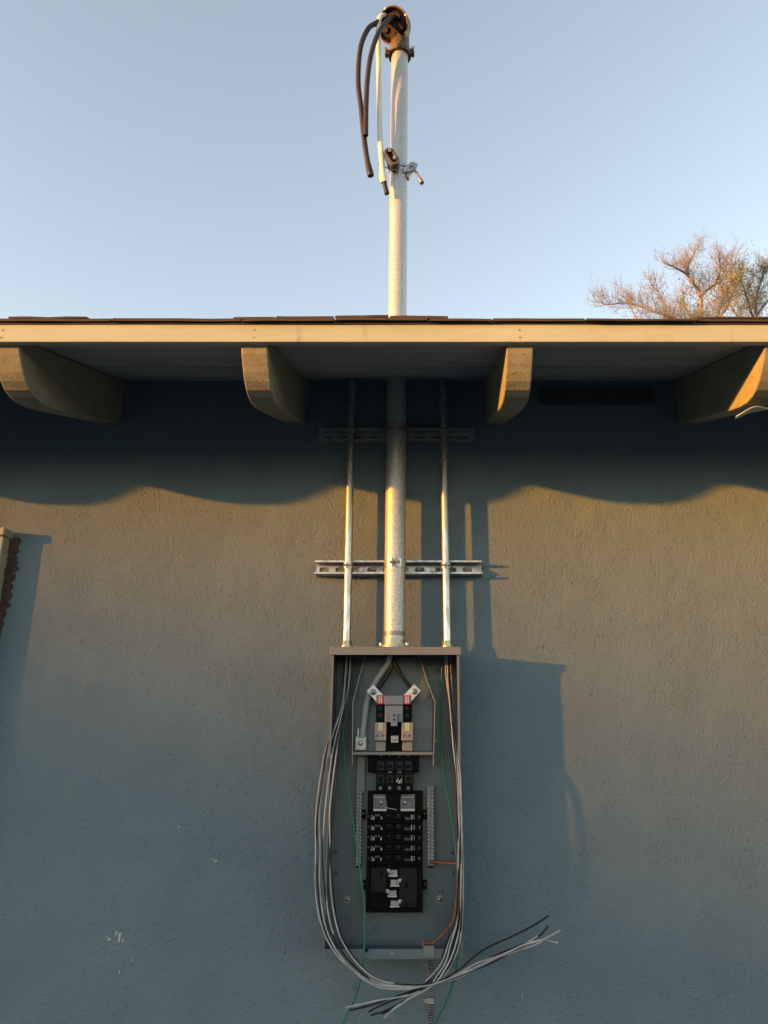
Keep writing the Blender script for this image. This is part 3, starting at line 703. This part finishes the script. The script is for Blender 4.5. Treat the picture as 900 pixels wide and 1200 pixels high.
# branch interior
UI = .022
inn = pb(428.5, 926.5, 495.3, 1069.5, UBK, .030, 'breaker_base', M['black'], panel, .0015)
UI0 = .0302
for px0, px1 in ((437, 453.5), (469, 486.5)):
    pl = pb(px0, 930.5, px1, 951.5, UI0, .037, 'bus_lug', M['buslug'], inn, .0012)
    pb(px0+.6, 948, px1-.6, 950.2, .0372, .0405, 'bus_lug_edge', M['alu'], pl, .0006)
    pb(px0+.6, 933.5, px1-.6, 935, .0372, .0392, 'bus_lug_edge', M['tin'], pl, .0006)
    screw(447 if px0 < 450 else 475, 940.5, .0372, .0055, M['alu'], pl, .005)
c = P(461, 937, .031); MB().cyl(c+Vector((0,.0005,0)), c-Vector((0,.0005,0)), .0235, n=24).cyl(c+Vector((0,.0005,.008)), c-Vector((0,.0105,-.008)), .021, n=24).build('black_boss', M['black'], inn)
MB().tube([P(452, 946, .044), P(455, 947.3, .045), P(460, 948, .045), P(465, 949, .045)], [.0018, .0014, .0012, .0012], 6).build('bus_spring', M['alu'], inn)
for r_ in range(5):
    yc = 957.5+12.1*r_
    row = pb(430, yc-4.5, 494, yc+4.3, UI0, .040, 'breaker_row', M['black'], inn, .001)
    pb(430.5, yc+4.4, 493.5, yc+7, UI0, .047, 'row_divider', M['black'], inn, .0008)
    # left contacts
    for x0, w_, y0, h2, mm in ((434.5,2.2,-2.2,5.5,'buslug'),(437,1.6,-.8,3.8,'tin'),(439.6,2.2,-3,2.2,'buslug'),(443,2,-3,2.2,'buslug'),(446,1.6,-.5,3.4,'tin'),(431,1.2,-1.6,1.8,'buslug'),(453,4,-3.6,2.8,'ridge'),
                               (464.5,4.5,-3.8,5,'ridge'),(474.6,1.2,-.2,3,'buslug'),(476.8,1.2,.4,3,'buslug'),(479,1.6,.4,2.6,'buslug'),(481.8,1.4,-2.8,6,'tin'),(484.4,1.6,-2.6,5.2,'buslug'),(491,1.3,-1.4,3,'buslug')):
        j = random.uniform(-.2, .2)
        pb(x0+j, yc+y0, x0+j+w_, yc+y0+h2, .0402, .0402+random.uniform(.0015, .005), 'contact', M[mm], row, 0)
    for x0 in (450.5, 461.5): pb(x0, yc-4.4, x0+1.2, yc+4.2, .0402, .048, 'row_rib', M['black'], row, 0)
# empty lower positions: pans and bus stabs
pn = pb(434, 1017, 453, 1046, UI0, .032, 'pan_plate', M['ridge'], inn, .0008)
pb(467.5, 1017, 489, 1063, UI0, .032, 'pan_plate', M['ridge'], inn, .0008)
for px0, py0 in ((475, 1034), (475.5, 1057), (445.5, 1021)): pb(px0, py0, px0+3.2, py0+6.5, .0321, .0324, 'pan_slot', M['black'], inn, 0)
for x0, x1 in ((428.8, 433), (490.5, 495)): pb(x0, 1012, x1, 1069, UI0, .042, 'base_rim', M['black'], inn, .001)
pb(428.8, 1065.5, 495, 1069, UI0, .0425, 'base_rim', M['black'], inn, .001)
for k, (xc, yc) in enumerate(((461, 1023), (463, 1034.5), (460, 1047), (463, 1059))):
    st_ = pb(xc-5.2, yc-3.5, xc+4.6, yc+2.6, .0325, .037, 'bus_stab', M['tin'], inn, .0008)
    pb(xc-6, yc+2.7, xc+5, yc+4.6, .0325, .046, 'stab_edge', M['alu'], st_, .0006)
    sg = 1 if k % 2 else -1
    cx_ = xc+sg*5.5
    MB().box(P(cx_-1.6, yc-1, .037)-Vector((0,.006,0)), P(cx_+1.6, yc-5, .037)+Vector((0, 0, 0))).build('stab_spring', M['alu'], st_)
    MB().tube([P(cx_-2.4*sg, yc+.5, .044), P(cx_+2.4*sg, yc-4.6, .044)], .0016, 6).build('stab_clip', M['alu'], st_)
for x0, x1, y0 in ((423.5, 428.3, 949), (495.5, 500.3, 949), (424, 428.3, 1031.5), (495.5, 500.3, 1031.5)):
    tb_ = pb(x0, y0, x1, y0+11, UBK, .018, 'mounting_ear', M['black'], inn, .001)
    screw((x0+x1)/2-.2, y0+4.5, .018, .003, M['tin'], tb_, .002)
# neutral and ground bars, every screw its own
for x0 in (416.3, 500.8):
    bar = pb(x0, 921, x0+8, 1015, .014, .024, 'terminal_bar', M['strap'], panel, .0008)
    pb(x0+1, 1009, x0+7, 1017, UBK, .0138, 'bar_standoff', M['black'], bar, 0)
    pro = None
    for k in range(21):
        for s2 in (0, 1):
            px, py = x0+2.1+s2*3.9, 924+k*4.28+s2*1.2
            c = P(px, py, .0241)
            if pro is None:
                mb = MB().lathe([(.0026, 0), (.0026, .0028), (.0018, .0036), (0, .0036)], Matrix.Translation(c) @ Matrix.Rotation(math.pi/2, 4, 'X'), 8)
                pro = mb.build('bar_screw', M['alu'], bar, origin=c.copy())
            else:
                dup(pro, c, bar)
# inner service cables
MB_ = MB
tag(MB().tube(spline([P(459, 764, .071), P(456, 775, .068), P(446, 790, .062), (P(435, 808, .055)), P(429, 828, .050), P(426.3, 848, .047), P(425, 864, .045)], 10), .0090, 14).build('service_cable', M['grey_cable']), 'grey cable curving inside the panel from the mast down to the silver lug', 'cable', 'service cables ending inside the panel')
tag(MB().tube(spline([P(461, 764, .071), P(460, 777, .072), P(453, 793, .073), P(443, 808, .072), P(440, 812, .071)], 10), .0052, 12).build('service_cable', M['black_wire']), 'black cable inside the panel from the mast to the left red capped lug', 'cable', 'service cables ending inside the panel')
tag(MB().tube(spline([P(462, 764, .075), P(463, 777, .076), P(471, 792, .075), P(480, 804, .072), P(484, 810, .071)], 10), .0052, 12).build('service_cable', M['black_wire']), 'black cable inside the panel from the mast to the right red capped lug', 'cable', 'service cables ending inside the panel')

# ------------------------------------------------------------------ branch wires
WR = .00205
G_L = 'loose wires dropping from the left conduit'; G_R = 'loose wires dropping from the right conduit'
def wire(pts, m, label, group, r=WR):
    return cable('loose_wire', pts, r, M[m], label, 'wire', group, 6, 6)
def jit(pts, a=.5):
    return [(p[0]+random.uniform(-a, a), p[1], p[2]) for p in pts]
# left bundle; end of each follows the sweep to the lower right
def left(off, entry, ends, m, label, spread):
    top = [(entry, 764, .056), (entry-1, 790, .075), (404-off*.3, 830, .10), (398-off*1.0, 870, .135)]
    w1, w2, w3 = (random.uniform(-1.3, 1.3) for _ in range(3)); mid = [(393-off*1.15+w1, 910, .165+w1*.002), (389.5-off*1.3+w2, 955, .175-w2*.002), (388.5-off*1.33-w1, 1000, .175), (390-off*1.38+w3*.6, 1040, .175+w3*.002), (395-off*1.42, 1078, .175), (404-off*1.2, 1104+off*.3, .178), (420-off*.8, 1128+off*.45, .18), (444-off*.3, 1148+off*.5, .18), (475, 1153+off*.38, .18), (505, 1152+off*.1, .18)]
    wire(jit(top, .4) + mid + ends, m, label, G_L)
left(14.2, 405.5, [(540, 1143, .182), (580, 1123, .187), (615, 1106, .19), (635, 1101, .19), (654, 1105, .19)], 'white_wire', 'white wire of the left loop, its tip lowest of the sweep at right', 0)
left(12.6, 404.5, [(535, 1138, .184), (565, 1115, .188), (600, 1098, .192), (625, 1085, .195), (643, 1073, .197)], 'black_wire', 'black wire of the left loop, its tip highest of the sweep at right', 0)
left(10.9, 407.5, [(540, 1141, .190), (580, 1122, .193), (612, 1109, .194), (638, 1099, .195), (657, 1090, .196)], 'white_wire', 'white wire of the left loop reaching farthest to the right', 0)
left(7.4, 408, [(542, 1143, .178), (580, 1126, .183), (610, 1110, .186), (630, 1098, .188), (643, 1085, .188)], 'black_wire', 'black wire of the left loop with tip bent up just under the highest one', 0)
left(6.6, 410, [(538, 1145, .176), (570, 1127, .184), (605, 1115, .187), (628, 1106, .189), (644, 1097, .190)], 'white_wire', 'white wire of the left loop with tip between two longer white tips', 0)
left(1.6, 411, [(536, 1142, .182), (560, 1129, .186), (585, 1120, .188), (612, 1109, .189), (630, 1097, .190)], 'white_wire', 'innermost white wire of the left loop, shortest white tip of the sweep', 0)
left(.4, 409.5, [(530, 1145, .174), (555, 1133, .178), (585, 1118, .182), (603, 1110, .184), (615, 1105, .185)], 'black_wire', 'innermost black wire of the left loop, shortest tip of the sweep', 0)
# one white wire of the left side stays in the box edge
def right(off, entry, ends, m, label):
    top = [(entry, 764, .056), (entry+.8, 790, .07), (527+off*.35, 830, .10), (530+off*.45, 870, .135)]
    mid = [(533.5+off*.55, 910, .163), (536+off*.55, 955, .17), (537+off*.6, 1000, .172), (536.5+off*.65, 1045, .172), (534+off*.8, 1080, .172)]
    wire(jit(top, .4) + mid + ends, m, label, G_R)
right(9.5, 527.5, [(538, 1108, .174), (530, 1130, .176), (516, 1149, .176), (495, 1160, .172), (470, 1167, .17), (440, 1173, .168), (405, 1181, .165)], 'white_wire', 'white wire of the right bundle, its tip farthest left below the panel')
right(7.8, 526, [(536, 1108, .170), (528, 1130, .171), (512, 1148, .172), (488, 1159, .168), (462, 1168, .165), (435, 1177, .162), (410, 1184, .160)], 'black_wire', 'black wire of the right bundle, tip farthest left beside the white one')
right(6.3, 524.5, [(534, 1108, .176), (525, 1130, .178), (512, 1150, .178), (492, 1164, .176), (475, 1172, .174), (462, 1182, .172), (450, 1193, .17)], 'white_wire', 'white wire of the right bundle, its tip lowest below the panel')
right(4.6, 528, [(532, 1108, .168), (522, 1131, .168), (505, 1150, .166), (485, 1162, .165), (465, 1170, .162), (446, 1178, .160), (432, 1186, .160)], 'black_wire', 'black wire of the right bundle with upper of the two middle tips')
right(3.2, 525, [(530, 1106, .172), (521, 1130, .173), (508, 1151, .172), (488, 1165, .17), (468, 1175, .168), (450, 1184, .166), (434, 1190, .165)], 'black_wire', 'black wire of the right bundle with lower of the two middle tips')
right(1.2, 523.5, [(527, 1104, .168), (519, 1126, .168), (508, 1142, .168), (499, 1150, .166)], 'white_wire', 'short white wire of the right bundle ending behind the crossing wires')
right(.0, 526.5, [(525, 1100, .165), (516, 1128, .165), (502, 1150, .164), (488, 1164, .163), (468, 1176, .162), (456, 1184, .16), (447, 1188, .16)], 'black_wire', 'black wire of the right bundle, tip ending just above the lowest white one')
right(2.6, 521.5, [(529, 1106, .178), (522, 1128, .178), (512, 1145, .178), (500, 1158, .176), (484, 1168, .176), (466, 1180, .175), (452, 1190, .172)], 'white_wire', 'white wire of the right bundle lying just inside the lowest tip')
cable('ground_wire', [(404, 764, .056), (402, 790, .06), (401, 830, .07), (402.5, 870, .09), (405, 905, .11), (410, 940, .12), (415, 974, .13), (421, 1012, .145), (424, 1035, .155), (426.5, 1060, .165), (427.3, 1090, .17), (426.5, 1115, .172), (423.5, 1143, .165), (415, 1172, .15), (402, 1199, .14), (392, 1225, .13)], .0022, M['green_wire'], 'green wire hanging down the left side across the terminal bar', 'wire', 'green ground wires', 6, 6)
cable('ground_wire', [(520, 764, .056), (517.5, 790, .05), (517, 840, .05), (518, 880, .06), (520.5, 905, .08), (527, 942, .12), (531.5, 974, .15), (535, 1005, .165), (537, 1050, .166), (537.5, 1100, .166), (534, 1140, .165), (531, 1153, .165), (522, 1176, .155), (510, 1200, .14), (500, 1225, .13)], .0022, M['green_wire'], 'green wire behind the right bundle, tail hanging right of the armored cable', 'wire', 'green ground wires', 6, 6)
# twisted bare copper
def twist(name, pts, label, r=.0017, rad=.0021, turns=16):
    c = spline([P(*p) for p in pts], 14); root = None; n = len(c); parts = []
    for k in range(3):
        mb = []
        for i, p in enumerate(c):
            t = (c[min(i+1, n-1)]-c[max(i-1, 0)]).normalized(); a = t.orthogonal().normalized(); b = t.cross(a)
            # stable frame
            a = (Vector((0, -1, 0))-t*t.dot(Vector((0, -1, 0)))).normalized(); b = t.cross(a)
            th = 2*math.pi*(turns*i/n+k/3); mb.append(p+(a*math.cos(th)+b*math.sin(th))*rad)
        parts.append(mb)
    root = empty(name, c[0], label, 'wire', 'twisted bare copper wires')
    for mb in parts: MB().tube(mb, r, 6).build('strand', M['copper'], root)
twist('copper_wire', [(504, 1010, .03), (510, 1009.6, .05), (518, 1010.5, .08), (526, 1011, .11), (533, 1011.5, .14), (539, 1010, .165)], 'twisted copper wire running from the right terminal bar to the wire bundle', turns=12)
twist('copper_wire', [(497, 1104.5, .12), (503, 1106, .118), (509, 1104, .12), (517, 1097, .13), (526, 1087, .14), (531, 1077, .15), (534, 1060, .16), (536, 1040, .165), (537, 1015, .165)], 'twisted copper wire bending from the bottom tab up into the right bundle', turns=18)
cc = P(499, 1105, .118); MB().box(cc-Vector((.008,.006,.002)), cc+Vector((.010,.002,.003))).box(cc-Vector((.009,.009,.006)), cc+Vector((-.004,.004,.008))).build('wire_clamp', M['copper'], panel, bevel=.001)
# armored flexible cable below the panel
ax_, ay_ = P(505, 1150, .055).x, -.055
arm = empty('armored_cable', (ax_, ay_, .25), 'coiled steel armored cable hanging straight down below the panel', 'cable')
z = zb_-.004; pts = []; turns = int((z-.25)/.0058)
for i in range(turns*10):
    a = 2*math.pi*i/10; zz2 = z-.0058*i/10
    pts.append((ax_+.0072*math.cos(a)+.004*math.sin(zz2*7), ay_+.0072*math.sin(a), zz2))
MB().tube(pts, .0024, 6).build('armour_coil', M['sleeve'], arm)
MB().tube([(ax_+.004*math.sin(zz2*7), ay_, zz2) for zz2 in [z-.0001-(z-.26)*k/20 for k in range(21)]], .0055, 8).build('cable_core', M['blackmatt'], arm)
MB().cyl((ax_, ay_, zb_-.012), (ax_, ay_, zb_-.0005), .0125, n=6).build('lock_nut', M['zinc'], arm)
zc2 = P(502, 1172, .055).z
MB().cyl((ax_-.002, ay_, zc2-.006), (ax_-.002, ay_, zc2+.006), .0108, n=12).box((ax_-.018, ay_-.005, zc2-.004), (ax_-.008, ay_+.004, zc2+.003)).build('cable_clip', M['galv'], arm)

# ------------------------------------------------------------------ trees behind the house
def tree(name, limbs, U, trunk_px, label, leafbox, seed, nleaf):
    rnd = random.Random(seed)
    base = P(*trunk_px, U); base.z = 0
    root = empty(name, base, label, 'tree', 'bare trees behind the roof')
    K = (D-U)/F/cp                                # metres per pixel out there, roughly
    tw = MB(); tips = []
    def seg(a, b, r0, r1, n, m_=None):
        mb = m_ or tw; mb.tube([a, b], [r0, r1], n, caps=False)
    def grow(p, d, L, r, lvl):
        k = 4 if lvl < 2 else 3; q = p.copy(); pts = [q.copy()]; dd = d.copy()
        for i in range(k):
            dd = (dd + Vector((rnd.gauss(0,.2), rnd.gauss(0,.2), rnd.gauss(.07,.17)))).normalized(); q = q + dd*L/k; pts.append(q.copy())
        tw.tube(pts, [max(r*(1-.5*i/k), .0017) for i in range(k+1)], 5 if lvl == 0 else 3, caps=False)
        tips.append(q.copy())
        if lvl >= 3: return
        for i in range(1, len(pts)):
            for _ in range(rnd.choice((1, 2)) if lvl < 2 else 1):
                nd = (dd*.75 + Vector((rnd.gauss(0,.55), rnd.gauss(0,.55), rnd.gauss(.25,.4)))).normalized()
                grow(pts[i] if i < len(pts)-1 or rnd.random() < .5 else pts[i], nd, L*rnd.uniform(.5,.72), r*.55, lvl+1)
    tr_ = MB(); top = P(*limbs[0][0][:2], U)
    n = 8; pts = [base.lerp(top, i/n)+Vector((.12*math.sin(i), .1*math.cos(i*1.3), 0))*(0 < i < n) for i in range(n+1)]
    tr_.tube(spline(pts, 4), [.17-.12*i/(4*n) for i in range(4*n+1)], 12)
    tr_.build('trunk', M['bark'], root, origin=base.copy())
    for limb in limbs:
        c = spline([P(a, b, U+dz) for a, b, dz in limb], 5); k = len(c); r0 = .036 if limb is not limbs[0] else .05
        br = MB().tube(c, [r0*(1-.78*i/(k-1)) for i in range(k)], 7).build('limb', M['bark'], root)
        for i in range(2, k):
            for _ in range(1 if rnd.random() < .6 else 2):
                dd = (c[i]-c[i-1]).normalized(); nd = (dd*.7+Vector((rnd.gauss(0,.6), rnd.gauss(0,.6), rnd.gauss(.3,.35)))).normalized()
                grow(c[i], nd, rnd.uniform(.22, .52)*(1.15-.4*i/k), .006, 1)
    tw.build('twigs', M['bark'], root, kind='stuff')
    lf = MB(); cand = [t for t in tips if leafbox(t)]
    for _ in range(nleaf):
        if not cand: break
        c = rnd.choice(cand)+Vector((rnd.gauss(0,.08), rnd.gauss(0,.08), rnd.gauss(0,.07))); s_ = rnd.uniform(.018, .04)
        a = Vector((rnd.gauss(0,1), rnd.gauss(0,1), rnd.gauss(0,1))).normalized(); b = a.orthogonal().normalized()
        lf.add([c-a*s_, c+b*s_*.45, c+a*s_, c-b*s_*.45], [(0,1,2,3)])
    if lf.v: lf.build('leaves', M['leaf'], root, kind='stuff')
    return root
U1 = -13.0
ycut = P(820, 330, U1).z
tree('bare_tree', [[(822, 430, 0), (821, 385, 0), (820.6, 346, 0), (812, 332, .2), (805, 322, .3), (792, 314, .5), (780, 309, .7)],
                   [(821, 350, 0), (826, 342, 0), (836, 335, -.3), (845, 330, -.4), (852, 321, -.6), (861, 309, -.7)],
                   [(838, 334, -.3), (842, 324, 0), (844, 314, .1), (842, 303, .3)],
                   [(805, 322, .3), (806, 312, 0), (812, 300, -.2), (816, 292, -.3)],
                   [(822, 400, 0), (806, 386, .3), (790, 374, .4), (775, 368, .5), (760, 363, .5), (745, 357, .5), (729, 355, .5), (712, 357, .5), (700, 353, .5)],
                   [(822, 410, 0), (800, 392, -.6), (785, 372, -.8), (778, 355, -.9), (772, 343, -1.), (765, 336, -1.)],
                   [(822, 400, 0), (795, 390, .9), (770, 384, 1.1), (745, 372, 1.2), (738, 345, 1.2)],
                   [(822, 395, 0), (838, 378, .4), (850, 362, .5), (857, 348, .6), (862, 338, .6)],
                   [(822, 405, 0), (830, 388, -.5), (840, 372, -.7), (846, 356, -.8), (850, 344, -.8)],
                   [(822, 405, 0), (815, 385, -.5), (808, 370, -.7), (802, 357, -.8), (800, 346, -.8)]],
     U1, (822, 430), 'bare branching tree with sunlit pinkish twigs rising behind the roof', lambda t: t.z < ycut+.0 and t.x > P(785, 340, U1).x and noise.noise(t*1.3) > -.3, 5, 3600)
U2 = -14.5
yc2 = P(900, 318, U2).z
tree('bare_tree', [[(884, 430, 0), (885, 385, 0), (886, 352, 0), (889, 338, .2), (893, 325, .3), (898, 316, .4)],
                   [(885, 378, 0), (878, 360, .4), (874, 345, .5), (870, 332, .6), (868, 322, .6)],
                   [(885, 372, 0), (900, 352, -.4), (915, 335, -.5), (930, 318, -.5)],
                   [(885, 390, 0), (868, 375, -.6), (856, 358, -.7), (850, 345, -.8)]],
     U2, (884, 430), 'tree with golden green leaves at the right end of the roof line', lambda t: t.z < yc2 and noise.noise(t*1.3+Vector((5, 0, 0))) > -.3, 9, 6500)
